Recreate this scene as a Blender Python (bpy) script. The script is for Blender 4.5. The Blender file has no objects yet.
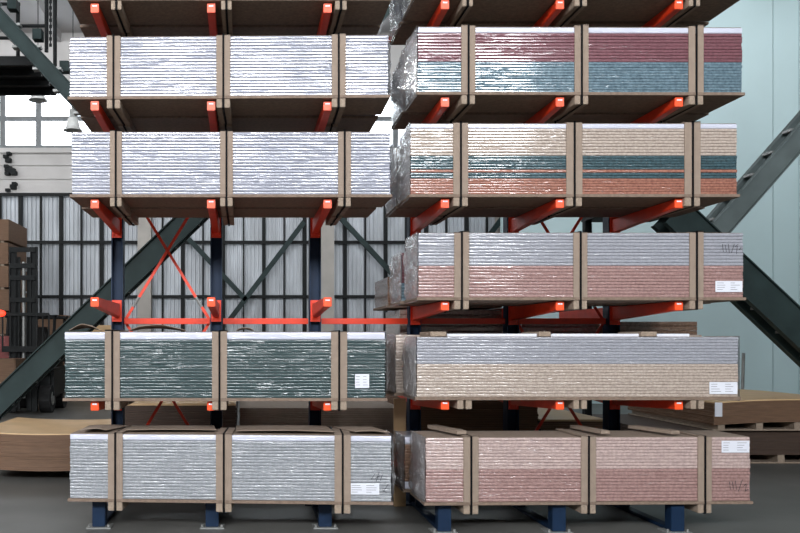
import bpy, bmesh, math, random
from mathutils import Vector, Matrix, noise
random.seed(7)
C = bpy.context.scene.collection
sc = bpy.context.scene
F = 840.0; VX, VY, EYE = 245.0, 340.0, 1.85      # lens in pixels, vanishing point, eye height

# ------------------------------------------------------------------ camera, light, exposure
cam = bpy.data.objects.new('camera', bpy.data.cameras.new('camera')); C.objects.link(cam)
cam.location = (0, 0, EYE); cam.rotation_euler = (math.pi/2, 0, 0)
cam.data.sensor_width = 36.0; cam.data.lens = F/800*36.0
cam.data.shift_x = (400-VX)/800; cam.data.shift_y = (VY-266.5)/800
cam.data.clip_end = 200
sc.camera = cam
w = bpy.data.worlds.new('sky'); sc.world = w; w.use_nodes = True
w.node_tree.nodes['Background'].inputs[0].default_value = (0.86, 0.93, 1.0, 1)
w.node_tree.nodes['Background'].inputs[1].default_value = 9.0
sc.view_settings.view_transform = 'Standard'; sc.view_settings.look = 'None'
sc.view_settings.gamma = 1.0; sc.view_settings.use_curve_mapping = False
sc.view_settings.exposure = -0.26
sc.cycles.max_bounces = 8; sc.cycles.transparent_max_bounces = 12
FRONT_Y = -8.0
def daylight_or_fill(x, z, sx, sz, power, y=FRONT_Y+0.12, rot=(math.pi/2, 0, 0), col=(0.97, 0.98, 1.0)):
    l = bpy.data.lights.new('daylight_or_fill', 'AREA'); l.shape = 'RECTANGLE'; l.size = sx; l.size_y = sz
    l.energy = power; l.color = col
    o = bpy.data.objects.new('daylight_or_fill', l); C.objects.link(o); o.location = (x, y, z); o.rotation_euler = rot
WINX = [-14.9 + 2.45*i for i in range(10)]
for x in WINX:                                    # the bays of the high window band behind the photographer
    daylight_or_fill(x, 8.85, 1.7, 2.3, 590)
for x in (-11, -3, 5, 13, 20):                    # added fill lights under the roof, tilted to brighten back wall and partition
    daylight_or_fill(x, 11.2, 3.4, 1.8, 190, y=19.0, rot=(math.radians(82), 0, 0))
for y in (3, 10, 17, 24):                         # added fill lights along the left wall, to brighten ceiling and partition
    daylight_or_fill(-15.8, 9.2, 3.4, 1.9, 230, y=y, rot=(0, -math.pi/2, 0))

# ------------------------------------------------------------------ helpers
def P(px, py, Y): return Vector(((px-VX)*Y/F, Y, EYE-(py-VY)*Y/F))
def PX(px, Y): return (px-VX)*Y/F
def PZ(py, Y): return EYE-(py-VY)*Y/F
def srgb(r, g, b):
    f = lambda c: (c/255/12.92) if c/255 <= 0.04045 else ((c/255+0.055)/1.055)**2.4
    return (f(r), f(g), f(b), 1)
def mat(name, col, rough=0.6, metal=0.0, var=0.12, scale=6.0, stretch=(1, 1, 1), bump=0.0, coat=0.0, spec=0.5, col2=None, fine=None):
    m = bpy.data.materials.new(name); m.use_nodes = True
    nt = m.node_tree; N = nt.nodes; L = nt.links; b = N['Principled BSDF']
    b.inputs['Roughness'].default_value = rough; b.inputs['Metallic'].default_value = metal
    b.inputs['Specular IOR Level'].default_value = spec
    g = N.new('ShaderNodeNewGeometry'); mp = N.new('ShaderNodeMapping'); mp.inputs['Scale'].default_value = stretch
    L.new(g.outputs['Position'], mp.inputs['Vector'])
    n = N.new('ShaderNodeTexNoise'); n.inputs['Scale'].default_value = scale; n.inputs['Detail'].default_value = 5
    L.new(mp.outputs[0], n.inputs['Vector'])
    r = N.new('ShaderNodeValToRGB'); r.color_ramp.elements[0].position = 0.3; r.color_ramp.elements[1].position = 0.7
    c = Vector(col[:3]); d = Vector(col2[:3]) if col2 else c*(1-var*2)
    r.color_ramp.elements[0].color = (*d, 1); r.color_ramp.elements[1].color = (*(c*(1+var*0.5)), 1)
    L.new(n.outputs['Fac'], r.inputs[0]); L.new(r.outputs[0], b.inputs['Base Color'])
    if bump:
        bp = N.new('ShaderNodeBump'); bp.inputs['Strength'].default_value = bump; bp.inputs['Distance'].default_value = 0.01
        L.new(n.outputs['Fac'], bp.inputs['Height']); L.new(bp.outputs[0], b.inputs['Normal'])
    b.inputs['Coat Weight'].default_value = coat
    return m
def film_coated(name, col, col2=None, weight=1.0, speck=38, kind=0.5):
    """board edge with stretch film drawn tight over it: the film is a wrinkled glossy coat"""
    m = bpy.data.materials.new(name); m.use_nodes = True
    nt = m.node_tree; N = nt.nodes; L = nt.links; b = N['Principled BSDF']
    g = N.new('ShaderNodeNewGeometry')
    n = N.new('ShaderNodeTexNoise'); n.inputs['Scale'].default_value = speck; n.inputs['Detail'].default_value = 4
    L.new(g.outputs['Position'], n.inputs['Vector'])
    r = N.new('ShaderNodeValToRGB'); r.color_ramp.elements[0].position = 0.35; r.color_ramp.elements[1].position = 0.65
    c = Vector(col[:3]); d = Vector(col2[:3]) if col2 else c*0.72
    r.color_ramp.elements[0].color = (*d, 1); r.color_ramp.elements[1].color = (*c, 1)
    L.new(n.outputs['Fac'], r.inputs[0]); L.new(r.outputs[0], b.inputs['Base Color'])
    b.inputs['Roughness'].default_value = 0.5
    # film wrinkles: taut folds long in x and short in z, on top of a slow waviness
    def folds(scale, rot, lo, hi, dist, seed, prev=None):
        mp = N.new('ShaderNodeMapping'); mp.inputs['Scale'].default_value = scale; mp.inputs['Rotation'].default_value = (0, rot, 0); mp.inputs['Location'].default_value = (seed, seed*2, seed)
        L.new(g.outputs['Position'], mp.inputs['Vector'])
        w1 = N.new('ShaderNodeTexNoise'); w1.inputs['Scale'].default_value = 1.0; w1.inputs['Detail'].default_value = 3; w1.inputs['Distortion'].default_value = 0.9
        L.new(mp.outputs[0], w1.inputs['Vector'])
        mr = N.new('ShaderNodeMapRange'); mr.interpolation_type = 'SMOOTHSTEP'; mr.inputs['From Min'].default_value = lo; mr.inputs['From Max'].default_value = hi
        L.new(w1.outputs['Fac'], mr.inputs['Value'])
        b1 = N.new('ShaderNodeBump'); b1.inputs['Strength'].default_value = 1.0; b1.inputs['Distance'].default_value = dist
        L.new(mr.outputs[0], b1.inputs['Height'])
        if prev: L.new(prev.outputs[0], b1.inputs['Normal'])
        return b1
    q = folds((1.7, 3, 28), 0.05, 0.56, 0.68, 0.0021, 0)
    q = folds((3.2, 3, 20), -0.16, 0.60, 0.70, 0.0030, 13.7, q)
    w2 = N.new('ShaderNodeTexNoise'); w2.inputs['Scale'].default_value = 1.6; w2.inputs['Detail'].default_value = 1
    L.new(g.outputs['Position'], w2.inputs['Vector'])
    b2 = N.new('ShaderNodeBump'); b2.inputs['Strength'].default_value = 1.0; b2.inputs['Distance'].default_value = 0.006
    L.new(w2.outputs['Fac'], b2.inputs['Height']); L.new(q.outputs[0], b2.inputs['Normal'])
    L.new(b2.outputs[0], b.inputs['Coat Normal'])
    b.inputs['Coat Weight'].default_value = weight
    b.inputs['Coat Roughness'].default_value = 0.11; b.inputs['Coat IOR'].default_value = 2.0
    b.inputs['Specular IOR Level'].default_value = 0.2
    return m
def plain_film():
    m = bpy.data.materials.new('stretch_film'); m.use_nodes = True
    nt = m.node_tree; N = nt.nodes; L = nt.links; N.remove(N['Principled BSDF']); out = N['Material Output']
    tr = N.new('ShaderNodeBsdfTransparent'); tr.inputs[0].default_value = (0.9, 0.91, 0.92, 1)
    gl = N.new('ShaderNodeBsdfGlossy'); gl.inputs['Roughness'].default_value = 0.14; gl.inputs[0].default_value = (1, 1, 1, 1)
    df = N.new('ShaderNodeBsdfDiffuse'); df.inputs[0].default_value = (0.7, 0.7, 0.72, 1)
    g = N.new('ShaderNodeNewGeometry'); n = N.new('ShaderNodeTexNoise'); n.inputs['Scale'].default_value = 14; n.inputs['Detail'].default_value = 4
    n.inputs['Distortion'].default_value = 1.2
    L.new(g.outputs['Position'], n.inputs['Vector'])
    bp = N.new('ShaderNodeBump'); bp.inputs['Strength'].default_value = 1; bp.inputs['Distance'].default_value = 0.03
    L.new(n.outputs['Fac'], bp.inputs['Height']); L.new(bp.outputs[0], gl.inputs['Normal'])
    a = N.new('ShaderNodeMixShader'); a.inputs[0].default_value = 0.34; L.new(tr.outputs[0], a.inputs[1]); L.new(df.outputs[0], a.inputs[2])  # diffuse share whitens the film in place of back window reflections
    c = N.new('ShaderNodeMixShader'); c.inputs[0].default_value = 0.5; L.new(a.outputs[0], c.inputs[1]); L.new(gl.outputs[0], c.inputs[2])
    L.new(c.outputs[0], out.inputs[0]); return m
def pane_glass():
    m = bpy.data.materials.new('window_glass'); m.use_nodes = True
    nt = m.node_tree; N = nt.nodes; L = nt.links; N.remove(N['Principled BSDF']); out = N['Material Output']
    tr = N.new('ShaderNodeBsdfTransparent'); gl = N.new('ShaderNodeBsdfGlossy'); gl.inputs['Roughness'].default_value = 0.05
    c = N.new('ShaderNodeMixShader'); c.inputs[0].default_value = 0.06
    L.new(tr.outputs[0], c.inputs[1]); L.new(gl.outputs[0], c.inputs[2]); L.new(c.outputs[0], out.inputs[0]); return m

M = dict(
    floor=mat('concrete_floor', srgb(98, 98, 95), 0.5, var=0.16, scale=0.9, bump=0.05),
    concrete=mat('pale_concrete', srgb(196, 194, 192), 0.85, var=0.07, scale=1.2),
    ceiling=mat('ceiling_concrete', srgb(176, 174, 174), 0.9, var=0.05, scale=0.8),
    column=mat('column_concrete', srgb(176, 172, 166), 0.85, var=0.08, scale=2),
    teal=mat('pale_teal_paint', srgb(182, 204, 207), 0.7, var=0.03, scale=0.5),
    seam=mat('seam_grey', srgb(96, 108, 116), 0.8),
    corr=mat('corrugated_sheet', srgb(190, 196, 202), 0.45, metal=0.1, var=0.14, scale=2.5, stretch=(1, 1, 0.25)),
    steel_dark=mat('dark_steel', srgb(24, 27, 28), 0.6, spec=0.2),
    steel_green=mat('dark_green_steel', srgb(46, 60, 60), 0.6, spec=0.2, var=0.15, scale=3),
    steel_mid=mat('grey_green_steel', srgb(98, 110, 110), 0.55, var=0.1, scale=3),
    steel_grey=mat('grey_steel', srgb(150, 152, 150), 0.45, metal=0.4),
    mullion=mat('grey_mullion', srgb(118, 122, 124), 0.6),
    blue=mat('blue_rack_paint', srgb(15, 38, 64), 0.5, spec=0.25, var=0.08, scale=8),
    orange=mat('orange_red_rack_paint', srgb(226, 60, 26), 0.40, var=0.06, scale=8),
    cap=mat('orange_cap', srgb(246, 84, 34), 0.4, var=0.05),
    card=mat('brown_cardboard', srgb(142, 126, 112), 0.8, var=0.06, scale=14),
    base=mat('raw_chipboard', srgb(126, 108, 94), 0.8, var=0.14, scale=30),
    wood=mat('rough_softwood', srgb(150, 134, 118), 0.85, var=0.12, scale=12, stretch=(4, 1, 4)),
    strap=mat('black_strap', srgb(14, 14, 16), 0.7, spec=0.1),
    paper=mat('white_paper', srgb(214, 217, 226), 0.7, var=0.02),
    ink=mat('black_ink', srgb(40, 40, 48), 0.7),
    greyink=mat('grey_print', srgb(120, 122, 130), 0.7),
    hdf=mat('brown_hardboard', srgb(112, 84, 62), 0.7, var=0.12, scale=5, stretch=(1, 1, 8)),
    hdf_dark=mat('dark_hardboard', srgb(70, 53, 42), 0.75, var=0.14, scale=5, stretch=(1, 1, 8)),
    tan=mat('tan_hardboard_face', srgb(206, 172, 128), 0.6, var=0.06, scale=3),
    rubber=mat('black_rubber', srgb(22, 22, 23), 0.75),
    fork_red=mat('red_truck_paint', srgb(116, 24, 20), 0.4),
    white=mat('lamp_enamel', srgb(212, 214, 212), 0.4),
    glass=pane_glass(), film=plain_film(),
)
FC = dict(
    silver=film_coated('silver_board_edge', srgb(150, 153, 166), srgb(136, 139, 152)),
    grey=film_coated('grey_board_edge', srgb(146, 150, 156), srgb(130, 135, 140)),
    steelblue=film_coated('blue_grey_board_edge', srgb(156, 158, 166), srgb(144, 146, 154)),
    beige=film_coated('beige_board_edge', srgb(186, 172, 160), srgb(160, 146, 136)),
    rose=film_coated('pale_rose_board_edge', srgb(192, 170, 164), srgb(168, 148, 144)),
    pink=film_coated('pink_board_edge', srgb(164, 132, 127), srgb(142, 111, 107)),
    red=film_coated('dark_red_board_edge', srgb(120, 76, 84), srgb(104, 64, 72)),
    blue=film_coated('blue_board_edge', srgb(106, 130, 142), srgb(78, 100, 112)),
    teal=film_coated('dark_teal_board_edge', srgb(60, 88, 96), srgb(42, 64, 70)),
    green=film_coated('dark_green_board_edge', srgb(46, 68, 70), srgb(42, 62, 64)),
    rust=film_coated('rust_board_edge', srgb(162, 110, 92), srgb(134, 86, 72)),
    white=film_coated('white_cover_board', srgb(204, 207, 222), srgb(197, 200, 214), speck=5),
    brown=film_coated('brown_board_edge', srgb(138, 108, 88), srgb(112, 86, 68)),
)
def new(name, bm, m, parent=None, smooth=False):
    bmesh.ops.recalc_face_normals(bm, faces=bm.faces)
    me = bpy.data.meshes.new(name); bm.to_mesh(me); bm.free()
    if smooth:
        for p in me.polygons: p.use_smooth = True
    o = bpy.data.objects.new(name, me); C.objects.link(o)
    if m: me.materials.append(m)
    if parent: o.parent = parent
    return o
def thing(name, label, cat, loc=(0, 0, 0), rz=0, group=None):
    o = bpy.data.objects.new(name, None); C.objects.link(o); o.location = loc; o.rotation_euler = (0, 0, rz)
    o['label'] = label; o['category'] = cat
    if group: o['group'] = group
    return o
def tag(o, label, cat, group=None):
    o['label'] = label; o['category'] = cat
    if group: o['group'] = group
    return o
def struct(name, bm, m, parent=None):
    o = new(name, bm, m, parent)
    if not parent: o['kind'] = 'structure'
    return o
def bx(bm, x0, x1, y0, y1, z0, z1, bev=0.0):
    v = [bm.verts.new(p) for p in ((x0, y0, z0), (x1, y0, z0), (x1, y1, z0), (x0, y1, z0), (x0, y0, z1), (x1, y0, z1), (x1, y1, z1), (x0, y1, z1))]
    fs = [bm.faces.new([v[i] for i in q]) for q in ((0, 3, 2, 1), (4, 5, 6, 7), (0, 1, 5, 4), (1, 2, 6, 5), (2, 3, 7, 6), (3, 0, 4, 7))]
    if bev:
        es = set(e for f in fs for e in f.edges)
        bmesh.ops.bevel(bm, geom=list(es), offset=bev, segments=2, affect='EDGES')
def box(x0, x1, y0, y1, z0, z1, bev=0.0):
    bm = bmesh.new(); bx(bm, x0, x1, y0, y1, z0, z1, bev); return bm
def obox(bm, a, b, wdt, hgt, up=Vector((0, 1, 0))):
    """box from a to b, width along 'up' direction cross, height"""
    a = Vector(a); b = Vector(b); d = (b-a).normalized(); s = up - d*up.dot(d); s.normalize(); t = d.cross(s)
    vs = []
    for p in (a, b):
        for i, j in ((-1, -1), (1, -1), (1, 1), (-1, 1)): vs.append(bm.verts.new(p + s*(i*wdt/2) + t*(j*hgt/2)))
    for q in ((0, 1, 2, 3), (7, 6, 5, 4), (0, 4, 5, 1), (1, 5, 6, 2), (2, 6, 7, 3), (3, 7, 4, 0)): bm.faces.new([vs[i] for i in q])
def tube(bm, a, b, r, n=12, r2=None):
    a = Vector(a); b = Vector(b); d = (b-a).normalized(); r2 = r if r2 is None else r2
    s = d.orthogonal().normalized(); t = d.cross(s)
    A = [bm.verts.new(a + (s*math.cos(k*2*math.pi/n)+t*math.sin(k*2*math.pi/n))*r) for k in range(n)]
    B = [bm.verts.new(b + (s*math.cos(k*2*math.pi/n)+t*math.sin(k*2*math.pi/n))*r2) for k in range(n)]
    for k in range(n): bm.faces.new((A[k], A[(k+1) % n], B[(k+1) % n], B[k]))
    bm.faces.new(A[::-1]); bm.faces.new(B)
def ibeam(bm, a, b, wdt, hgt, tf=0.018, tw=0.014, up=Vector((0, 1, 0))):
    """rolled I section from a to b: flanges lie across 'up' (width wdt), web height hgt"""
    a = Vector(a); b = Vector(b); d = (b-a).normalized(); s = up - d*up.dot(d); s.normalize(); t = d.cross(s)
    for k in (-1, 1): obox(bm, a+t*k*(hgt-tf)/2, b+t*k*(hgt-tf)/2, wdt, tf, up)
    obox(bm, a, b, tw, hgt-tf*1.9, up)

# ------------------------------------------------------------------ the building
YW, XL, XR, ZC = 28.0, -16.0, 24.0, 12.1
struct('floor', box(XL, XR, FRONT_Y, YW, -0.2, 0), M['floor'])
struct('ceiling', box(XL, XR, FRONT_Y, YW, ZC, ZC+0.3), M['ceiling'])
bm = bmesh.new()
x = XL+0.7
while x < XR-0.5:
    bx(bm, x, x+0.18, FRONT_Y, YW, ZC-0.32, ZC-0.001); x += 1.5
struct('trim_1', bm, M['ceiling'])
struct('wall_left', box(XL-0.3, XL, FRONT_Y, YW, 0, ZC), M['concrete'])
struct('wall_right', box(XR, XR+0.3, FRONT_Y, YW, 0, ZC), M['teal'])
# front wall (behind the photographer): below, between and above the window band
bm = bmesh.new(); y0 = FRONT_Y-0.3
bx(bm, XL, XR, y0, FRONT_Y, 0, 7.7); bx(bm, XL, WINX[0]-0.85, y0, FRONT_Y, 7.7, 10.0); bx(bm, XL, XR, y0, FRONT_Y, 10.0, ZC); bx(bm, WINX[-1]+0.85, XR, y0, FRONT_Y, 7.7, 10.0)
for x in WINX[1:]: bx(bm, x-1.6, x-0.85, y0, FRONT_Y, 7.7, 10.0)
struct('wall_front', bm, M['concrete'])
# back wall: corrugated below, concrete band, window band, concrete band
ZCOR, ZW0, ZW1 = PZ(194, YW), PZ(148, YW), PZ(88, YW)
bm = bmesh.new(); pitch = 0.14; nx = int((XR-XL)/pitch)
prof = []
for i in range(nx+1):
    xx = XL+i*pitch
    prof += [(xx, YW), (xx+pitch*0.45, YW), (xx+pitch*0.55, YW+0.045), (xx+pitch*0.9, YW+0.045)]
lo = [bm.verts.new((a, b, 0)) for a, b in prof]; hi = [bm.verts.new((a, b, ZCOR)) for a, b in prof]
for i in range(len(prof)-1): bm.faces.new((lo[i], lo[i+1], hi[i+1], hi[i]))
struct('wall_back', bm, M['corr'])
bm = bmesh.new()
for za, zb in ((ZCOR, ZCOR+(ZW0-ZCOR)*0.30), (ZCOR+(ZW0-ZCOR)*0.31, ZCOR+(ZW0-ZCOR)*0.60), (ZCOR+(ZW0-ZCOR)*0.61, ZW0)): bx(bm, XL, XR, YW, YW+0.3, za+0.02, zb)
bx(bm, XL, XR, YW+0.06, YW+0.3, ZCOR, ZW0)
bx(bm, XL, XR, YW, YW+0.3, ZW1, ZC)
bx(bm, PX(520, YW), XR, YW, YW+0.3, ZW0, ZW1)
struct('wall_back_upper', bm, M['concrete'])
struct('trim_2', box(XL, PX(520, YW), YW-0.12, YW, ZW0-0.18, ZW0-0.02), M['concrete'])
# window band in bays between concrete columns
cols = [PX(146+180*k, YW) for k in range(-2, 2)] + [PX(501, YW)]
edges = [XL]+cols
for k in range(len(edges)-1):
    a, b = edges[k], edges[k+1]
    bm = bmesh.new(); px = 1.1
    nxx = max(1, round((b-a)/px)); 
    for i in range(nxx+1):
        xx = a+(b-a)*i/nxx; bx(bm, xx-0.09, xx+0.09, YW+0.05, YW+0.15, ZW0, ZW1)
    for zz in (ZW0+0.03, (ZW0+ZW1)/2, ZW1-0.03): bx(bm, a, b, YW+0.06, YW+0.14, zz-0.08, zz+0.08)
    o = struct('window_%d' % (k+1), bm, M['mullion'])
    g = new('window_pane', box(a, b, YW+0.095, YW+0.105, ZW0, ZW1), M['glass'], o)
for k, xc in enumerate(cols):
    o = struct('concrete_column' if not k else 'concrete_column.%03d' % k, box(xc-0.22, xc+0.22, YW-0.5, YW-0.05, 0, ZC-0.33), M['column'])
# studs and girts in front of the corrugated sheet: one steel frame
bm = bmesh.new(); xx = PX(-120, YW); i = 0
while xx < PX(520, YW):
    if all(abs(xx-c) > 0.35 for c in cols):
        wd = 0.12 if i % 2 else 0.05
        bx(bm, xx-wd/2, xx+wd/2, YW-0.17, YW-0.03, 0, ZCOR)
    xx += 20.2*YW/F; i += 1
for py in (195.5, 243, 297, 351): 
    z = PZ(py, YW); bx(bm, XL, PX(520, YW), YW-0.20, YW-0.175, z-0.055, z+0.055)
struct('wall_back_framing', bm, M['steel_dark'])
for a, b, nm in (((228, 322), (304, 222), 0), ((183, 233), (246, 300), 1), ((338, 215), (400, 282), 2), ((512, 205), (486, 240), 3)):
    bm = bmesh.new(); A = P(*a, YW-0.7); B = P(*b, YW-0.7); obox(bm, A, B, 0.12, 0.16); struct('trim_%d' % (3+nm), bm, M['steel_green'])
# pale teal partition on the right, smooth panels with fine seams
YT = 24.4
xt = PX(502, YT); xs = [xt, PX(773, YT), PX(799, YT), XR]
bm = bmesh.new()
for a, b in zip(xs[:-1], xs[1:]): bx(bm, a+0.012, b-0.012, YT, YT+0.2, 0, ZC-0.33)
p = struct('wall_partition', bm, M['teal'])
struct('trim_8', box(xt+0.05, XR, YT+0.06, YT+0.16, 0, ZC-0.34), M['seam'])
# stained cable clips on the concrete band
for k, (px, py) in enumerate(((10, 157), (11, 170), (12, 186))):
    bm = bmesh.new(); c = P(px, py, YW-0.1)
    for j in range(5):
        q = c+Vector((random.uniform(-.16, .16), 0, random.uniform(-.16, .16))); s = random.uniform(.06, .12)
        bx(bm, q.x-s, q.x+s, YW-0.16-0.02*j, YW-0.001, q.z-s*.7, q.z+s*.7, 0.01)
    tag(new('wall_bracket', bm, M['steel_dark']), ['dark pipe bracket on the pale wall just under the window sill', 'dark pipe bracket on the pale wall, middle of three', 'dark pipe bracket on the pale wall just above the corrugated sheet'][k], 'bracket', 'dark pipe brackets under the high window')
# roof brace and hanging bracket seen between the racks
bm = bmesh.new(); obox(bm, P(352, 48, 20), P(408, -14, 20), 0.15, 0.24); 
struct('trim_9', bm, M['steel_green'])
# high bay lamps
def bay_lamp(px, py, Y, s, label):
    c = P(px, py, Y); t = thing('pendant_lamp', label, 'lamp', c, 0, 'bell shaped hall lamps')
    prof = [(0.10, 0.20), (0.15, 0.16), (0.19, 0.02), (0.23, -0.16), (0.30, -0.20), (0.27, -0.2), (0.17, 0.0), (0.02, 0.12)]
    bm = bmesh.new(); rings = []
    for r, z in prof: rings.append([bm.verts.new((r*s*math.cos(k*math.pi/10), r*s*math.sin(k*math.pi/10), z*s)) for k in range(20)])
    for a, b in zip(rings[:-1], rings[1:]):
        for k in range(20): bm.faces.new((a[k], a[(k+1) % 20], b[(k+1) % 20], b[k]))
    bm.faces.new(rings[0]); bm.faces.new(rings[-1][::-1])
    new('lamp_shade', bm, M['white'], t, True)
    bm = bmesh.new(); tube(bm, (0, 0, 0.2*s), (0, 0, 0.45*s), 0.11*s); new('ballast_housing', bm, M['steel_grey'], t)
    bm = bmesh.new(); tube(bm, (0, 0, 0.45*s), (0, 0, ZC-c.z-0.001), 0.012); new('cable', bm, M['steel_dark'], t)
bay_lamp(38, 94, 22, 0.85, 'bell shaped lamp hanging below the steel platform before the window')
bay_lamp(73, 124, 24, 0.95, 'bell shaped lamp close to the end of the second left board pack')

# ------------------------------------------------------------------ steel staircases
def stair(label, lower, turn, turn2, upper, Y, W, post, sh=0.36, sh2=0.32, m2='steel_green'):
    """two flights that meet at a landing; each point in pixels at depth Y"""
    t = thing('steel_staircase', label, 'staircase', (0, 0, 0))
    A, T, U = P(*lower, Y), P(*turn, Y), P(*upper, Y)
    d1 = Y; d2 = Y+W+0.15; T2 = P(*turn2, d2); U2 = P(*upper, d2)
    for (a, b, y, sh, mm) in ((A, T, d1, sh, 'steel_green'), (T2, U2, d2, sh2, m2)):
        a = Vector((a.x, y, a.z)); b = Vector((b.x, y, b.z))
        for yy in (0, W):
            bm = bmesh.new(); o = Vector((0, yy, 0))
            ibeam(bm, a+o, b+o, 0.13, sh, up=Vector((0, 1, 0)))
            new('stringer', bm, M[mm], t)
        n = int(abs(b.z-a.z)/0.36)
        for i in range(1, n):
            q = a.lerp(b, i/n); 
            new('tread', box(q.x-0.24, q.x+0.24, y+0.075, y+W-0.075, q.z-0.02, q.z+0.02), M['steel_grey'], t)
    sx = 1 if T.x > A.x else -1
    x0, x1 = sorted((T.x-sx*0.1, T.x+sx*1.1))
    new('landing', box(x0, x1, Y-0.06, Y+2*W+0.25, T.z-0.02, T.z+0.1), M['steel_dark'], t)
    for yy in (Y, Y+2*W+0.15):
        xp = PX(post, Y); bm = bmesh.new(); ibeam(bm, (xp, yy, 0), (xp, yy, T.z-0.02), 0.12, 0.12); new('post', bm, M['steel_dark'], t)
    return t, A, T, U
stair('dark green steel staircase with two flights behind the left rack', (-75, 473), (208, 200), (190, 222), (-140, -133), 13.6, 0.3, 217, sh2=0.24)
stair('dark green steel staircase with grey treads beside the pale teal wall', (930, 452), (675, 212), (690, 263), (1005, -96), 13.6, 0.4, 611, sh=0.5, m2='steel_mid')
# walkway with railing top left
def walkway():
    Y = 15.0
    t = thing('steel_walkway', 'dark steel walkway platform with railing and chain above the window', 'walkway', (0, 0, 0))
    z = PZ(56, Y); x0 = PX(-60, Y); x1 = PX(33, Y)
    new('deck', box(x0, x1, Y, Y+1.9, z-0.05, z), M['steel_dark'], t)
    for y in (Y+0.05, Y+0.65, Y+1.25, Y+1.85): new('joist', box(x0, x1, y-0.04, y+0.04, z-0.16, z-0.05), M['steel_dark'], t)
    for px, ya, yb in ((18, 4, 56), (46.5, -40, 52), (55, -40, 66)):
        bm = bmesh.new(); a = P(px, ya, Y+0.02); b = P(px, yb, Y+0.02); tube(bm, a, b, 0.035); new('railing_post', bm, M['steel_dark'], t)
    for py in (4, 26, 38):
        bm = bmesh.new(); tube(bm, P(-60, py, Y+0.02), P(20 if py != 26 else 46, py, Y+0.02), 0.03); new('rail', bm, M['steel_dark'], t)
    bm = bmesh.new()
    for k in range(22):
        c = P(50.5, -20+k*3.1, Y+0.02); 
        if k % 2: bx(bm, c.x-.025, c.x+.025, c.y-.006, c.y+.006, c.z-.03, c.z+.03)
        else: bx(bm, c.x-.006, c.x+.006, c.y-.025, c.y+.025, c.z-.03, c.z+.03)
    new('chain', bm, M['steel_dark'], t)
    for px, py in ((12, 14), (37, 44), (64, 76)):
        c = P(px, py, Y-0.15); new('bracket', box(c.x-0.06, c.x+0.10, c.y-0.1, c.y+0.1, c.z+0.06, c.z+0.24), M['steel_green'], t)
    bm = bmesh.new(); ibeam(bm, (x0+0.3, Y+1.3, z-0.22), (x0+0.3, Y+1.3, 0), 0.2, 0.2); new('post', bm, M['steel_dark'], t)
walkway()

# ------------------------------------------------------------------ cantilever racks
AX = {'L': [PX(94, 8), PX(211, 8), PX(328, 8)], 'R': [PX(446, 8), PX(561.5, 8), PX(681, 8)]}
ROWS = {'L': [1.5, 99.8, 198.2, 297, 401.5, 503.5], 'R': [-2, 96, 197.8, 300.8, 400.5, 505]}   # underside of each load, in pixels at the front plane
YF, YU = 8.05, 9.52
rowz = lambda s, r: PZ(ROWS[s][r], 8.0)
def arm_mesh(sign=1, length=None):
    """tapered box arm from the upright (y=0) out to the tip (towards -y); top at z=0"""
    ln = length or (YU-0.08-YF); bm = bmesh.new(); hw = 0.037
    vs = []
    for y, h in ((0, 0.15), (-ln, 0.085)):
        for x, z in ((-hw, 0), (hw, 0), (hw, -h), (-hw, -h)): vs.append(bm.verts.new((x, y*sign, z)))
    for q in ((0, 1, 2, 3), (7, 6, 5, 4), (0, 4, 5, 1), (1, 5, 6, 2), (2, 6, 7, 3), (3, 7, 4, 0)): bm.faces.new([vs[i] for i in q])
    bmesh.ops.bevel(bm, geom=bm.edges[:], offset=0.006, segments=2, affect='EDGES')
    return bm, ln
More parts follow.
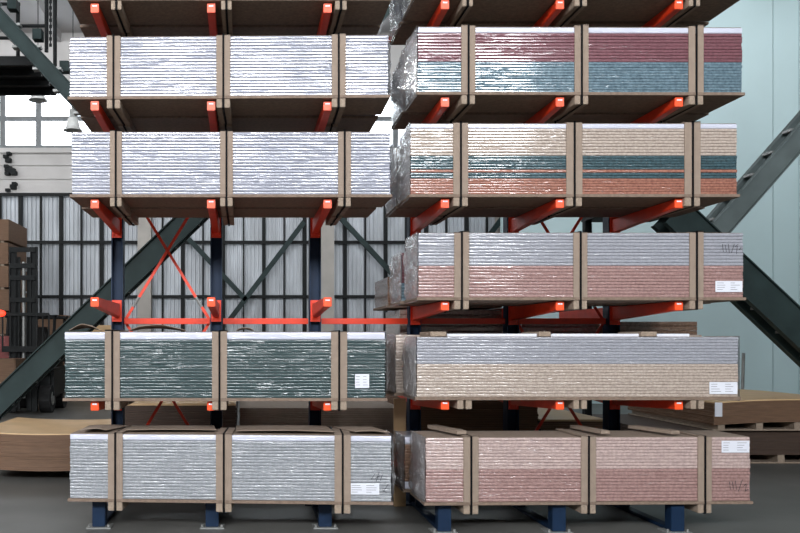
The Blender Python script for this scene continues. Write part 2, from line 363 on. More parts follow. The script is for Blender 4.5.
def rack(side, label):
    xs = AX[side]
    t = thing('cantilever_rack', label, 'rack', (xs[1], YU, 0), 0, 'cantilever racks holding the board packs')
    ox, oy = xs[1], YU
    top = 6.6
    proto = None
    for x in xs:
        X = x-ox
        bm = bmesh.new(); ibeam(bm, (X, 0, 0.015), (X, 0, top), 0.16, 0.13, tf=0.012, tw=0.01)
        u = new('upright', bm, M['blue'], t)
        new('foot_plate', box(X-0.12, X+0.12, -0.14, 0.14, 0, 0.015), M['blue'], u)
        # base leg with front post
        zb = rowz(side, 5)
        yp = (8.32 if side == 'L' else 8.12)-oy
        new('base_leg', box(X-0.05, X+0.05, yp+0.066, -0.085, 0, 0.035, 0.006), M['blue'], t)
        new('base_post', box(X-0.05, X+0.05, -0.36, -0.28, 0.036, zb-0.003, 0.006), M['blue'], t)
        q = new('base_post', box(X-0.064, X+0.064, yp-0.065, yp+0.065, 0.012, zb-0.003, 0.006), M['blue'], t)
        bm = bmesh.new(); bx(bm, X-0.12, X+0.12, yp-0.1, yp+0.1, 0, 0.012); 
        for sx in (-1, 1): tube(bm, (X+sx*0.095, yp-0.06, 0.012), (X+sx*0.095, yp-0.06, 0.035), 0.012, 8)
        new('foot_plate', bm, M['steel_grey'], q)
        new('base_leg', box(X-0.06, X+0.06, 0.085, 1.3, 0, 0.14, 0.006), M['blue'], t)
        for r in range(5):
            for sgn in (1, -1):
                if sgn < 0 and not (side == 'R' and r in (3, 4)): continue
                z = rowz(side, r)
                if proto is None or sgn < 0:
                    bm, ln = arm_mesh(sgn); a = new('arm', bm, M['orange'], t)
                    hw = 0.039
                    bm2 = box(-hw, hw, *(sorted((-(ln)*sgn, -(ln+0.012)*sgn))), -0.087, 0.002, 0.004); cp = new('end_cap', bm2, M['cap'], a)
                    bm2 = box(-0.022, 0.022, *(sorted((-(ln+0.0125)*sgn, -(ln+0.014)*sgn))), -0.032, -0.018); lb = new('label_strip', bm2, M['paper'], a)
                    bm2 = bmesh.new(); bx(bm2, -0.055, 0.055, *(sorted((0, -0.014*sgn))), -0.20, 0.04)
                    for i in (-1, 1):
                        for j in (-0.17, 0.015): tube(bm2, (i*0.04, -0.01*sgn, j), (i*0.04, -0.03*sgn, j), 0.011, 8)
                    br = new('bracket', bm2, M['orange'], a)
                    if sgn > 0: proto = (a, cp, lb, br)
                else:
                    a = proto[0].copy(); C.objects.link(a); a.parent = t
                    for ch in proto[1:]: d = ch.copy(); C.objects.link(d); d.parent = a
                a.location = (X, -0.082*sgn, z-0.003)
    # horizontals and crossed braces on the mid plane, node height 140.5 px apart
    yb = 0.0
    nodes = [PZ(py, YU) for py in (463, 321, 180, 40, -100)]
    xe = (AX['R'][0]-ox) if side == 'L' else None
    for z in nodes[:4]:
        segs = [(xs[0], xs[1]), (xs[1], xs[2])] + ([(xs[2], AX['R'][0])] if side == 'L' else [])
        for a, b in segs:
            new('horizontal_bar', box(a-ox+0.075, b-ox-0.075, -0.03, 0.01, z-0.035, z+0.03, 0.003), M['orange'], t)
    xa, xb = ((xs[0], xs[1]) if side == 'L' else (xs[1], xs[2]))
    for z0, z1 in zip(nodes[:-1], nodes[1:]):
        for k, (a, b) in enumerate(((Vector((xa-ox+0.07, 0.025, z0)), Vector((xb-ox-0.07, 0.025, z1))), (Vector((xa-ox+0.07, 0.045, z1)), Vector((xb-ox-0.07, 0.045, z0))))):
            bm = bmesh.new(); lo, hi = (a, b) if a.z < b.z else (b, a)
            m1 = lo.lerp(hi, 0.10); m2 = lo.lerp(hi, 0.17)
            obox(bm, m2, hi, 0.012, 0.032); obox(bm, lo, m1, 0.012, 0.032)
            br = new('cross_brace', bm, M['orange'], t)
            bm = bmesh.new(); tube(bm, m1, m2, 0.010, 8)
            for i in range(6):
                q = m1.lerp(m2, (i+0.5)/6); dd = (m2-m1).normalized()*0.008; tube(bm, q-dd, q+dd, 0.018, 8)
            new('turnbuckle', bm, M['steel_grey'], br)
    return t
rack('L', 'blue cantilever rack with orange arms, its third level empty')
rack('R', 'blue cantilever rack with orange arms, loaded on every level')

# ------------------------------------------------------------------ board packs
def board_mesh(L, D, t, name, m):
    """a board with a softly rounded front edge; origin at front left bottom"""
    prof = []
    n = 10; bul = t*0.15; e = 0.0008
    for i in range(n+1):
        a = i/n*2-1; prof.append((bul*a**6, t/2+a*(t/2-e)))
    prof += [(D, t-e), (D, e)]
    bm = bmesh.new()
    A = [bm.verts.new((0, y, z)) for y, z in prof]; B = [bm.verts.new((L, y, z)) for y, z in prof]
    k = len(prof)
    for i in range(k): bm.faces.new((A[i], B[i], B[(i+1) % k], A[(i+1) % k]))
    bm.faces.new([bm.verts.new(v.co) for v in A[::-1]]); bm.faces.new([bm.verts.new(v.co) for v in B])
    for f in bm.faces:
        f.normal_update()
    me = bpy.data.meshes.new(name); bm.to_mesh(me); bm.free(); me.materials.append(m)
    for p in me.polygons:
        if abs(p.normal.x) < 0.5 and p.center.y < bul*1.2: p.use_smooth = True
    return me
def crumple(bm, fn, nu, nv):
    g = [[bm.verts.new(fn(u/nu, v/nv)) for v in range(nv+1)] for u in range(nu+1)]
    for u in range(nu):
        for v in range(nv): bm.faces.new((g[u][v], g[u+1][v], g[u+1][v+1], g[u][v+1]))
def pack(label, xl, xr, yt, yb, layers, group, Yl=8.0, Yr=8.0, depth=0.6, straps=(), blocks=True, base='base', D_bear=0.6, ends='', group_y=None, over=0.02, base_t=0.028, protect=True, z=None, h=None, strapped=True, drape=0.0, name='board_pack'):
    """layers: list of (material key, share of height, number of boards), top first; pixels at the front plane"""
    Ym = (Yl+Yr)/2
    A = Vector((PX(xl, Yl), Yl)); B = Vector((PX(xr, Yr), Yr)); L = (B-A).length; rz = math.atan2(B.y-A.y, B.x-A.x)
    zb = PZ(yb, Ym) if z is None else z
    H = (PZ(yt, Ym) if h is None else zb+h) - zb
    t = thing(name, label, 'board pack', (A.x, A.y, zb), rz, group)
    new('base_board', box(-over, L+over, -0.018, depth, 0, base_t, 0.002), M[base], t)
    z0 = base_t; Hh = H-base_t; tot = sum(l[1] for l in layers)
    zz = z0+Hh
    for key, share, n in layers:
        hh = Hh*share/tot; th = hh/n
        me = board_mesh(L, depth-0.02, th, 'board', FC[key])
        for i in range(n):
            zz -= th
            o = bpy.data.objects.new('board' if n > 1 or key != 'white' else 'cover_board', me); C.objects.link(o); o.parent = t
            o.location = (random.uniform(-.004, .004), random.uniform(0, .004), zz)
    top = H
    if group in (GL, GR): new('cover_sheet', box(0.004, L-0.004, 0.008, depth-0.02, H+0.0006, H+0.0026), M['card'], t)
    for (a, b) in straps:      # two edge protectors with the strap in the slot between them; bearers below
        s = (B.x-A.x)/(xr-xl)
        x0 = (a-xl)*s; x1 = (b-xl)*s; mid = (x0+x1)/2; wd = (x1-x0)/2-0.008
        for q0 in (x0, x1-wd):
            jt = random.uniform(-.006, .012)
            if protect:
                bm = bmesh.new(); bx(bm, q0, q0+wd, -0.012, -0.003, base_t*0.6, top+0.012+jt, 0.001)
                bx(bm, q0, q0+wd, -0.012, depth+0.005, top+0.003+jt*0.5, top+0.012+jt, 0.001)
                new('edge_protector', bm, M['card'], t)
            if blocks:
                new('bearer', box(q0+0.002, q0+wd-0.004, -0.012, D_bear, -0.085, -0.001, 0.004), M['wood'], t)
        if not strapped: continue
        bm = bmesh.new()
        zt = top+0.014; zlo = -0.089 if blocks else -0.004
        for k in range(1):
            sw = 0.009
            bx(bm, mid-sw, mid+sw, -0.0205, -0.0185, zlo, zt+0.003)
            bx(bm, mid-sw, mid+sw, -0.0205, depth+0.01, zt+0.001, zt+0.003)
            bx(bm, mid-sw, mid+sw, -0.0205, depth+0.01, zlo-0.002, zlo)
            bx(bm, mid-sw, mid+sw, depth+0.008, depth+0.01, zlo, zt)
        new('strap', bm, M['strap'], t)
    for e in ends:             # stretch film gathered over an end of the pack
        xx = -0.008 if e == 'l' else L+0.008; sg = -1 if e == 'l' else 1
        sd = random.random()*50
        def fn(u, v):
            y = -0.01+u*(depth+0.02); zq = -0.01+v*(H+0.02)
            nn = noise.noise(Vector((y*5, zq*6, sd)))*0.6+noise.noise(Vector((y*14+zq*10, zq*9-y*8, sd)))*0.4
            edge = min(1, 6*min(u, 1-u))*min(1, 6*min(v, 1-v))
            return (xx+sg*(0.004+edge*(0.02+0.035*abs(nn)*1.6+drape*(1-v)*(0.5+0.8*abs(nn)))), y+0.01*nn*edge, zq)
        bm = bmesh.new(); crumple(bm, fn, 26, 26); new('plastic_wrap', bm, M['film'], t, True)
    return dict(o=t, L=L, H=H, D=depth, s=(B.x-A.x)/(xr-xl), xl=xl, yt=yt, Ym=Ym)
def label_on(pk, x0, x1, y0, y1, lines=4):
    s = pk['s']; a = (x0-pk['xl'])*s; b = (x1-pk['xl'])*s; zt = pk['H']-(y0-pk['yt'])*pk['Ym']/F; zb = pk['H']-(y1-pk['yt'])*pk['Ym']/F
    if b > pk['L']+0.0: b = pk['L']-0.004
    p = new('label', box(a, b, -0.0075, -0.0062, zb, zt), M['paper'], pk['o']); p['label'] = 'white paper delivery label'
    bm = bmesh.new()
    for col in range(2):
        xa = a+(b-a)*(0.06+0.5*col)
        for i in range(lines):
            zz = zt-(zt-zb)*(0.18+0.2*i); ln = (b-a)*random.uniform(0.15, 0.36)
            bx(bm, xa, xa+ln, -0.0082, -0.0076, zz-0.0022, zz+0.0022)
    new('print', bm, M['greyink'], p)
def marks_on(pk, strokes, label):
    s = pk['s']; bm = bmesh.new()
    for (x0, y0, x1, y1) in strokes:
        a = Vector(((x0-pk['xl'])*s, -0.006, pk['H']-(y0-pk['yt'])*pk['Ym']/F)); b = Vector(((x1-pk['xl'])*s, -0.006, pk['H']-(y1-pk['yt'])*pk['Ym']/F))
        obox(bm, a, b, 0.0012, 0.0045)
    o = new('handwriting', bm, M['ink'], pk['o']); o['label'] = label
GL = 'wrapped board packs on the left rack'; GR = 'wrapped board packs on the right rack'
S = lambda *v: [(v[i], v[i+1]) for i in range(0, len(v), 2)]
BEAR = {('L', 0): S(111, 122, 221, 232, 335, 347), ('L', 1): S(107, 121, 217, 231, 332, 346), ('L', 2): S(110, 122, 220, 233, 338, 351), ('L', 4): S(105, 120, 212, 227, 331, 347),
        ('L', 5): S(109, 124, 218, 234, 336, 352), ('R', 0): S(462, 473, 574, 587, 688, 700), ('R', 1): S(461, 475, 574, 588, 688, 703), ('R', 2): S(453, 468, 566, 582, 684, 700),
        ('R', 3): S(454, 469, 573, 587, 689, 703), ('R', 4): S(457, 472, 573, 587, 690, 704), ('R', 5): S(463, 478, 580, 595, 697, 711)}
pack('grey board pack at the very top of the left rack, mostly underside in view', 70, 389, -62, 1, [('silver', 1, 19)], GL, straps=S(111, 122, 221, 232, 335, 347), ends='r')
L1 = pack('shiny silver board pack on the left rack with bright window reflections', 70, 388, 36, 99, [('silver', 1, 19)], GL, Yl=8.03, Yr=7.97, straps=S(107, 121, 217, 231, 332, 346), ends='r')
L2 = pack('silver board pack just above the empty level of the left rack', 72, 390, 132, 197.5, [('silver', 1, 20)], GL, straps=S(110, 122, 220, 233, 338, 351), ends='r')
L4 = pack('dark green board pack with white cover board on the left rack', 65, 385, 332, 401, [('white', 8, 1), ('green', 58, 19)], GL, straps=S(105, 120, 212, 227, 331, 347), ends='r')
L5 = pack('pale grey board pack at the bottom of the left rack', 70, 391, 435, 503, [('white', 6, 1), ('grey', 58, 19)], GL, Yl=8.12, Yr=7.94, depth=0.53, straps=S(109, 124, 218, 234, 336, 352), ends='r')
label_on(L4, 355, 369, 374, 388); label_on(L5, 351, 380, 482, 493)
marks_on(L5, [(372, 478, 376, 472), (377, 480, 380, 470), (381, 479, 383, 473), (384, 490, 389, 482), (383, 488, 387, 491), (376, 477, 381, 474)], 'dark pen scribble')
pack('board pack at the very top of the right rack, torn film at its end', 416, 742, -66, -2.5, [('silver', 1, 19)], GR, straps=S(462, 473, 574, 587, 688, 700), ends='l')
R1 = pack('pack of dark red boards over blue boards on the right rack', 418, 742, 27, 95.5, [('white', 6, 1), ('red', 29, 9), ('blue', 31, 11)], GR, Yl=8.0, Yr=8.02, straps=S(461, 475, 574, 588, 688, 703), ends='l', drape=0.25)
R2 = pack('striped pack of beige, dark teal and rust boards on the right rack', 411, 737, 123.5, 197.3, [('white', 5, 1), ('beige', 27, 9), ('teal', 14, 5), ('rust', 3, 1), ('teal', 6, 2), ('rust', 16, 6)], GR, straps=S(453, 468, 566, 582, 684, 700), ends='l')
R3 = pack('pack of silver boards over pink boards with white label, right rack', 418.5, 743, 233, 300.3, [('steelblue', 33, 10), ('pink', 32, 10)], GR, straps=S(454, 469, 573, 587, 689, 703), ends='l')
R4 = pack('pack without edge protectors, silver boards over beige boards', 417, 738, 337, 400, [('steelblue', 27, 9), ('beige', 33, 11)], GR, straps=BEAR[('R', 4)], protect=False, ends='lr', strapped=False)
R5 = pack('bottom pack on the right rack, pale rose boards over pink boards', 426, 750, 437.5, 504.5, [('rose', 31, 10), ('pink', 32, 10)], GR, Yl=7.96, Yr=8.03, straps=S(463, 478, 580, 595, 697, 711), ends='l')
label_on(R3, 715, 742, 281, 292); label_on(R4, 709, 737, 382, 394); label_on(R5, 721, 749, 441, 453)
marks_on(R5, [(729, 482, 730, 490), (732, 482, 733, 490), (735, 481, 736, 490), (738, 492, 742, 480), (743, 487, 746, 484), (746, 485, 745, 492), (745, 491, 748, 490)], 'pen tally marks and a stroke')
marks_on(R3, [(722, 244, 723, 252), (725, 245, 726, 252), (728, 244, 729, 253), (731, 253, 734, 244), (735, 247, 738, 244), (737, 246, 736, 254), (739, 250, 741, 247)], 'pen tally marks and a stroke')
# tops of the bottom packs: loose cardboard sheets and battens
def sheet(name, pts, z, th, m, label, cat, group=None, bump=0.0):
    bm = bmesh.new(); cx = sum(p[0] for p in pts)/len(pts); cy = sum(p[1] for p in pts)/len(pts)
    lo = [bm.verts.new((x-cx, y-cy, 0)) for x, y in pts]; hi = [bm.verts.new((x-cx, y-cy, th)) for x, y in pts]
    n = len(pts); bm.faces.new(lo[::-1]); bm.faces.new(hi)
    for i in range(n): bm.faces.new((lo[i], lo[(i+1) % n], hi[(i+1) % n], hi[i]))
    o = new(name, bm, m); o.location = (cx, cy, z)
    return tag(o, label, cat, group)
# ------------------------------------------------------------------ second row of packs, behind the front ones
GB = 'board packs in the second row of the racks'
def rear(side, row, xl, xr, h, layers, label, ends='', Y=8.68, depth=0.6):
    z = rowz(side, row)
    st = [(VX+(a-VX)*8.0/Y, VX+(b-VX)*8.0/Y) for a, b in BEAR[(side, row)]]
    return pack(label, xl, xr, 0, 0, layers, GB, Yl=Y, Yr=Y, depth=depth, z=z+0.0005, h=h, ends=ends, straps=st, protect=False)
rear('L', 0, 82, 378, 0.55, [('silver', 1, 17)], 'second row pack, topmost behind the left rack front packs')
rear('L', 1, 83, 376, 0.56, [('silver', 1, 17)], 'second row pack behind the shiny silver pack of the left rack')
rear('L', 2, 84, 374, 0.57, [('silver', 1, 17)], 'second row pack above the empty level of the left rack')
rear('L', 4, 84, 379, 0.60, [('brown', 1, 17)], 'second row pack behind the dark green boards')
rear('L', 5, 82, 381, 0.58, [('brown', 1, 17)], 'second row pack behind the pale grey bottom boards', Y=8.8, depth=0.5)
rear('R', 0, 402, 706, 0.55, [('silver', 1, 17)], 'second row pack, topmost behind the right rack front packs', ends='l')
rear('R', 1, 403, 706, 0.6, [('beige', 1, 17)], 'second row pack behind the dark red and blue boards', ends='l')
rear('R', 2, 397, 702, 0.62, [('beige', 1, 17)], 'second row pack behind the striped beige and teal boards', ends='l')
rear('R', 3, 402, 708, 0.53, [('red', 1, 10), ('blue', 0.6, 6)], 'second row pack of red over blue boards behind the pink pack', ends='l')
rear('R', 4, 396, 702, 0.63, [('beige', 1, 20)], 'second row pack of pale boards showing at the film wrapped end', ends='l')
rear('R', 5, 405, 709, 0.57, [('white', .2, 1), ('brown', 1, 14), ('white', .2, 1)], 'second row pack with white top and bottom boards in loose film', ends='l')
# packs on the back side of the right rack
GK = 'board packs on the back side of the right rack'
def backp(row, xl, xr, h, layers, label, Y=9.75, depth=1.0, ends=''):
    return pack(label, xl, xr, 0, 0, layers, GK, Yl=Y, Yr=Y, depth=depth, z=rowz('R', row)+0.0005, h=h, blocks=False, ends=ends)
backp(3, 388, 500, 0.36, [('brown', 1, 9)], 'short brown board pack reaching out behind the pink pack')
backp(4, 400, 508, 0.93, [('beige', 1, 14)], 'tall brown board pack behind the silver and beige boards')
backp(4, 522, 596, 0.79, [('pink', 1, 12)], 'short reddish board pack behind the silver and beige boards')
backp(4, 603, 697, 0.79, [('brown', 1, 14)], 'dark brown board pack standing nearest to the pale teal wall')

# ------------------------------------------------------------------ things lying on the packs
def flap(name, pts, z, th, m, label, cat, group=None, wave=0.0, n=14):
    """a sheet given by its four corners (x, y), gently buckled"""
    (ax, ay), (bx_, by), (cx_, cy_), (dx, dy) = pts
    ox = (ax+bx_+cx_+dx)/4; oy = (ay+by+cy_+dy)/4; bm = bmesh.new(); G = []
    sd = random.random()*40
    for k in (0, 1):
        g = []
        for i in range(n+1):
            row = []
            for j in range(n+1):
                u, v = i/n, j/n
                x = (ax*(1-u)+bx_*u)*(1-v)+(dx*(1-u)+cx_*u)*v; y = (ay*(1-u)+by*u)*(1-v)+(dy*(1-u)+cy_*u)*v
                hh = wave*max(0, math.sin(u*math.pi))*(0.6+0.4*math.cos(v*2))*(1+0.3*noise.noise(Vector((u*3, v*3, sd))))
                row.append(bm.verts.new((x-ox, y-oy, hh+k*th)))
            g.append(row)
        G.append(g)
    for k in (0, 1):
        for i in range(n):
            for j in range(n):
                q = (G[k][i][j], G[k][i+1][j], G[k][i+1][j+1], G[k][i][j+1]); bm.faces.new(q if k else q[::-1])
    ring = [(i, 0) for i in range(n)]+[(n, j) for j in range(n)]+[(n-i, n) for i in range(n)]+[(0, n-j) for j in range(n)]
    for a, b in zip(ring, ring[1:]+ring[:1]): bm.faces.new((G[0][a[0]][a[1]], G[0][b[0]][b[1]], G[1][b[0]][b[1]], G[1][a[0]][a[1]]))
    o = new(name, bm, m); o.location = (ox, oy, z)
    return tag(o, label, cat, group)
def topz(pk): return pk['o'].location.z+pk['H']
zt5 = topz(L5)+0.027; zr5 = topz(R5)+0.027; GT = 'battens lying on the bottom right pack'
X8 = lambda px, Y: PX(px, Y)
flap('cardboard_sheet', ((PX(80, 8.15), 8.16), (PX(106, 8.15), 8.16), (PX(128, 8.55), 8.6), (PX(88, 8.55), 8.6)), zt5+.002, 0.005, M['card'], 'small buckled cardboard flap on the left end of the bottom left pack', 'cardboard', wave=0.02)
flap('cardboard_sheet', ((PX(126, 8.2), 8.2), (PX(216, 8.2), 8.2), (PX(214, 8.62), 8.62), (PX(132, 8.62), 8.62)), zt5, 0.005, M['card'], 'cardboard sheet on the bottom left pack between its first two straps', 'cardboard', wave=0.006)
flap('cardboard_sheet', ((PX(236, 8.12), 8.12), (PX(334, 8.05), 8.05), (PX(326, 8.6), 8.6), (PX(236, 8.62), 8.62)), zt5, 0.005, M['card'], 'cardboard sheet on the bottom left pack between its last two straps', 'cardboard', wave=0.008)
flap('cardboard_sheet', ((PX(355, 8.05), 8.05), (PX(390, 8.02), 8.0), (PX(372, 8.5), 8.5), (PX(333, 8.5), 8.5)), zt5, 0.005, M['card'], 'cardboard sheet on the right end of the bottom left pack', 'cardboard', wave=0.01)
z4 = topz(L4)
flap('cardboard_sheet', ((PX(69, 8.2), 8.2), (PX(100, 8.2), 8.2), (PX(102, 8.5), 8.5), (PX(72, 8.5), 8.5)), z4+0.016, 0.005, M['card'], 'crumpled cardboard on the left end of the dark green pack', 'cardboard', wave=0.06)
flap('cardboard_sheet', ((PX(128, 8.3), 8.3), (PX(186, 8.3), 8.3), (PX(182, 8.55), 8.55), (PX(132, 8.55), 8.55)), z4+0.016, 0.005, M['card'], 'arched cardboard on the dark green pack beside its first strap', 'cardboard', wave=0.055)
flap('cardboard_sheet', ((PX(236, 8.3), 8.3), (PX(254, 8.3), 8.3), (PX(252, 8.5), 8.5), (PX(238, 8.5), 8.5)), z4+0.016, 0.005, M['card'], 'small cardboard scrap on the middle of the dark green pack', 'cardboard', wave=0.03)
def batten(x0, y0, x1, y1, z, w_, h_, label):
    a = Vector((x0, y0, z+h_/2)); b = Vector((x1, y1, z+h_/2)); c = (a+b)/2; bm = bmesh.new(); obox(bm, a-c, b-c, h_, w_, Vector((0, 0, 1)))
    o = new('wooden_batten', bm, M['card']); o.location = c; return tag(o, label, 'batten', GT)
batten(PX(462, 8.02), 8.03, PX(432, 8.6), 8.6, zr5, 0.10, 0.035, 'wooden batten slanting back beside the first strap of the bottom right pack')
batten(PX(606, 8.05), 8.06, PX(574, 8.6), 8.6, zr5+0.001, 0.09, 0.03, 'wooden batten slanting back beside the middle strap of the bottom right pack')
batten(PX(676, 8.05), 8.06, PX(632, 8.6), 8.6, zr5+0.001, 0.10, 0.03, 'wooden batten slanting back between the last two straps of the bottom right pack')
# battens and cover strips on the pack without edge protectors
zr4 = topz(R4)
for k, (a, b, tx) in enumerate(((432, 448, 'first from the film wrapped end'), (541, 553, 'middle one'), (644, 660, 'nearest to the dark brown pack'))):
    o = new('wooden_block', box(-(b-a)/2*8/F, (b-a)/2*8/F, 0, 0.5, 0, 0.045, 0.003), M['wood']); o.location = ((PX(a, 8.0)+PX(b, 8.0))/2, 8.06, zr4+0.0075)
    tag(o, 'wooden block on top of the silver and beige pack, %s' % tx, 'block', 'blocks on the silver and beige pack')
for k, (a, b) in enumerate(((449, 540), (554, 643), (661, 694))):
    o = new('cover_strip', box(PX(a, 8.02), PX(b, 8.02), 0, 0.45, 0, 0.028, 0.003), M['paper']); o.location = (0, 8.1, zr4+0.0035)
    tag(o, 'white cover strip on the silver and beige pack, %s' % ('longest', 'middle one', 'shortest')[k], 'strip', 'white strips on the silver and beige pack')

# ------------------------------------------------------------------ hardboard stacks on the floor
def stack(label, x0, x1, y0, y1, z0, n, th, sag, m=None, topm=None, pallet=False, ax='x', group='hardboard stacks on the floor', curve=0.0):
    """sheets with rounded, drooping ends; sag lowers the ends in x, curve pulls the ends back in y"""
    cx = (x0+x1)/2; t = thing('hardboard_stack', label, 'board stack', (cx, y0, 0), 0, group)
    W = (x1-x0)/2; D = y1-y0; N = 24
    me = None
    for k in range(n):
        if me is None or k == n-1:
            bm = bmesh.new(); rows = []
            for i in range(N+1):
                u = i/N*2-1; x = u*W; dz = sag*(1-u*u) if sag < 0 else -sag*u*u
                dy = curve*u*u
                rows.append([bm.verts.new((x, yy+dy, dz+zz)) for yy, zz in ((0, 0.002), (0.004, th-0.001), (D, th-0.001), (D, 0.002))])
            for a, b in zip(rows[:-1], rows[1:]):
                for j in range(4): bm.faces.new((a[j], b[j], b[(j+1) % 4], a[(j+1) % 4]))
            bm.faces.new(rows[0]); bm.faces.new(rows[-1][::-1])
            o = new('sheet', bm, (topm or M['tan']) if k == n-1 else (m or M['hdf']), t); me = o.data
        else:
            o = bpy.data.objects.new('sheet', me); C.objects.link(o); o.parent = t
        o.location = (random.uniform(-.012, .012), random.uniform(-.008, .008), z0+k*th)
    if pallet:
        for i in range(5):
            xx = -W+0.12+i*(2*W-0.24)/4
            new('pallet_bearer', box(xx-0.05, xx+0.05, 0.02, D-0.02, z0-0.11, z0-0.001), M['wood'], t)
        new('pallet_board', box(-W, W, 0.02, D-0.02, z0-0.13, z0-0.111), M['wood'], t)
    return t
stack('curved stack of brown hardboard with tan top, left of the bottom pack', PX(-25, 11), PX(118, 11), 11.0, 13.0, 0.16, 30, 0.0163, -0.03, curve=0.10, pallet=False)
stack('stack of dark hardboard with a tan top behind the left rack', PX(122, 11.0), PX(236, 11.0), 11.0, 13.0, 0.12, 30, 0.0300, 0.0, m=M['hdf_dark'], pallet=True)
stack('wide stack of dark hardboard on the floor behind the middle of the racks', PX(240, 11.2), PX(402, 11.2), 11.2, 13.2, 0.13, 28, 0.029, 0.0, m=M['card'], topm=M['card'], pallet=True)
stack('wide stack of brown hardboard behind the right rack', PX(410, 11.2), PX(538, 11.2), 11.2, 13.2, 0.13, 30, 0.0305, 0.0, m=M['hdf'], topm=M['hdf'], pallet=True)
stack('short pale stack of hardboard seen through the crossed braces', PX(541, 11.2), PX(608, 11.2), 11.2, 13.2, 0.13, 24, 0.0275, 0.0, m=M['hdf'], pallet=True)
def big_stack(label, px0, Y0, D, z0, z1, n, length, m, topm, sagx, lab=None):
    x0 = PX(px0, Y0); t = stack(label, x0, x0+length, Y0, Y0+D, z0, n, (z1-z0)/n, sagx, m=m, topm=topm, pallet=True)
    return t
tl = big_stack('lower dark hardboard stack on a pallet beside the bottom right pack', 655, 12.5, 2.8, 0.14, 0.50, 18, 2.6, M['hdf_dark'], M['hdf_dark'], 0.0)
tu = big_stack('upper hardboard stack with tan top, resting on the dark stack', 714, 12.4, 2.8, 0.64, 0.98, 17, 2.5, M['hdf'], M['tan'], 0.05)
def tag_paper(t, x, y, z0, z1, wd, side, label):
    if side == 'f': bm = box(x, x+wd, y-0.003, y-0.001, z0, z1)
    else: bm = box(x-0.003, x-0.001, y, y+wd, z0, z1)
    o = new('label', bm, M['paper'], t); o['label'] = label
tag_paper(tu, PX(714, 12.4)-tu.location.x, -0.02, 0.72, 0.93, 0.11, 'f', 'white paper label on the corner')
tag_paper(tl, -1.3, 1.2, 0.28, 0.46, 0.3, 's', 'white paper label on the side')
# tan panel standing between the two racks
o = new('plywood_sheet', box(-0.066, 0.066, 0, 0.04, 0, 1.2, 0.004), M['tan']); o.location = (PX(400, 9.33), 9.33, 0); tag(o, 'pale wooden panel standing upright between the two racks', 'panel')
# rod by the partition
bm = bmesh.new(); tube(bm, (0, 0, 0), (0.05, 0.0, PZ(353, 16)), 0.028, 10); o = new('metal_tube', bm, M['steel_grey']); o.location = (PX(741, 16), 16, 0); tag(o, 'thin pale tube standing behind the tan topped stack', 'tube')

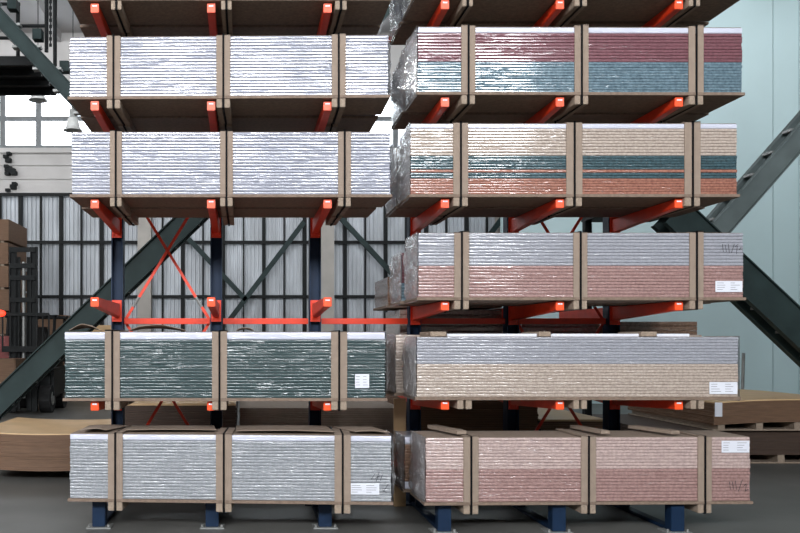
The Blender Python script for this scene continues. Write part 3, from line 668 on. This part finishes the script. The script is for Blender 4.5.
# ------------------------------------------------------------------ forklift truck far left
def forklift():
    Y = 21.0; ox = PX(24, Y)
    t = thing('forklift_truck', 'red forklift with tall dark mast and glowing lamp behind the staircase', 'forklift', (ox, Y, 0))
    zt = PZ(247, Y); q = lambda px: PX(px, Y)-ox; h = lambda py: PZ(py, Y)
    for px in (13, 34):
        bm = bmesh.new(); ibeam(bm, (q(px), 0, 0.06), (q(px), 0, zt), 0.12, 0.17, tf=0.03, tw=0.03, up=Vector((0, 1, 0))); new('mast_rail', bm, M['steel_dark'], t)
        bm = bmesh.new(); s = 1 if px < 20 else -1; ibeam(bm, (q(px)+s*0.13, 0.02, 0.1), (q(px)+s*0.13, 0.02, zt-0.25), 0.09, 0.09, tf=0.02, tw=0.02); new('inner_rail', bm, M['steel_dark'], t)
    for py in (250, 266, 278, 300): new('crossbar', box(q(11), q(36), -0.09, -0.065, h(py)-0.06, h(py)+0.06), M['steel_dark'], t)
    bm = bmesh.new(); tube(bm, (0, -0.02, 0.4), (0, -0.02, h(262)), 0.045); new('lift_cylinder', bm, M['steel_grey'], t)
    # carriage and load backrest
    new('carriage', box(q(4), q(50), -0.16, -0.10, h(372), h(360)), M['steel_dark'], t)
    new('carriage', box(q(4), q(50), -0.16, -0.10, h(352), h(346)), M['steel_dark'], t)
    bm = bmesh.new(); bx(bm, q(4), q(50), -0.15, -0.10, h(316), h(313))
    for px in (4, 12, 20, 28, 38, 44, 50): bx(bm, q(px)-0.018, q(px)+0.018, -0.14, -0.11, h(352), h(314))
    new('load_backrest', bm, M['steel_dark'], t)
    for px in (14, 38):
        bm = bmesh.new(); bx(bm, q(px)-0.06, q(px)+0.06, -0.20, -0.161, h(372)-0.35, h(358)); bx(bm, q(px)-0.06, q(px)+0.06, -1.3, -0.20, h(372)-0.35, h(372)-0.31); new('fork', bm, M['steel_dark'], t)
    # body, roof guard, wheels
    bm = box(q(-2), q(50), 0.35, 2.3, 0.35, 1.15, 0.08); new('body', bm, M['steel_dark'], t)
    new('side_cover', box(q(-6), q(8), 0.2, 0.34, h(360), h(336), 0.03), M['fork_red'], t)
    new('hood', box(q(2), q(46), 1.1, 2.5, 1.152, 1.6, 0.1), M['steel_dark'], t)
    new('seat', box(q(14), q(34), 1.15, 1.6, 1.6, 1.75, 0.05), M['rubber'], t)
    new('seat_back', box(q(14), q(34), 1.55, 1.7, 1.7, 2.2, 0.05), M['rubber'], t)
    for px in (0, 48):
        for (ya, yb) in ((0.45, 0.75), (2.1, 1.9)):
            bm = bmesh.new(); tube(bm, (q(px), ya, 1.1), (q(px), yb, 2.45), 0.04); new('guard_post', bm, M['steel_dark'], t)
    bm = bmesh.new(); bx(bm, q(-3), q(51), 0.7, 0.78, 2.42, 2.5); bx(bm, q(-3), q(51), 1.95, 2.03, 2.42, 2.5)
    for k in range(7): xx = q(-1)+k*(q(49)-q(-1))/6; bx(bm, xx-0.03, xx+0.03, 0.7, 2.0, 2.43, 2.49)
    new('overhead_guard', bm, M['steel_dark'], t)
    for px in (4, 43):
        for y in (0.45, 1.9):
            bm = bmesh.new(); tube(bm, (q(px)-0.14, y, 0.36), (q(px)+0.14, y, 0.36), 0.36, 28)
            wl = new('wheel', bm, M['rubber'], t); wl.location = (0, 0, 0)
            bm = bmesh.new(); tube(bm, (q(px)-0.15, y, 0.36), (q(px)+0.15, y, 0.36), 0.17, 20); new('hub', bm, M['steel_grey'], wl)
    m = bpy.data.materials.new('red_lamp_lens'); m.use_nodes = True; b = m.node_tree.nodes['Principled BSDF']
    b.inputs['Base Color'].default_value = srgb(220, 30, 15); b.inputs['Emission Color'].default_value = (1, 0.03, 0.012, 1); b.inputs['Emission Strength'].default_value = 5
    bm = bmesh.new(); bmesh.ops.create_uvsphere(bm, u_segments=14, v_segments=10, radius=0.10); o = new('lamp', bm, m, t, True); o.location = (q(2.5), -0.17, h(313.5)); o.scale = (1.3, 0.5, 0.8)
    o['label'] = 'glowing red lamp'
forklift()
o = new('chipboard_load', box(PX(-30, 19.8)-PX(-7, 19.8), PX(16, 19.8)-PX(-7, 19.8), 0, 1.0, 0, 0.66, 0.02), M['hdf']); o.location = (PX(-7, 19.8), 19.75, PZ(372, 21.0)-0.309)
tag(o, 'brown board bundle carried on the forks of the forklift', 'board stack')
def crate(label, px0, px1, py0, Y, D, m='hdf', z0=0.0, n=3, group='brown board stacks against the back wall'):
    x0, x1 = PX(px0, Y), PX(px1, Y); t = thing('hardboard_stack', label, 'board stack', ((x0+x1)/2, Y, z0), 0, group); H = PZ(py0, Y)-z0; W = (x1-x0)/2
    for k in range(n):
        new('bundle', box(-W+random.uniform(0, .03), W-random.uniform(0, .03), random.uniform(0, .02), D, H*k/n+0.05, H*(k+1)/n-0.004, 0.008), M[m], t)
        for i in (-1, 0, 1): new('spacer', box(i*W*0.8-0.05, i*W*0.8+0.05, 0.03, D, H*k/n, H*k/n+0.049), M['wood'], t)
    return t
crate('tall brown stack of bundles at the left edge behind the forklift mast', -60, 9, 219, 23.6, 2.0, 'hdf', n=8)
crate('brown stack of bundles against the back wall beside the forklift', 26, 66, 315, 25.2, 2.0, 'hdf', n=4)
crate('pale brown stack of bundles behind the dark green pack', 70, 112, 325, 25.2, 2.0, 'tan', n=4)
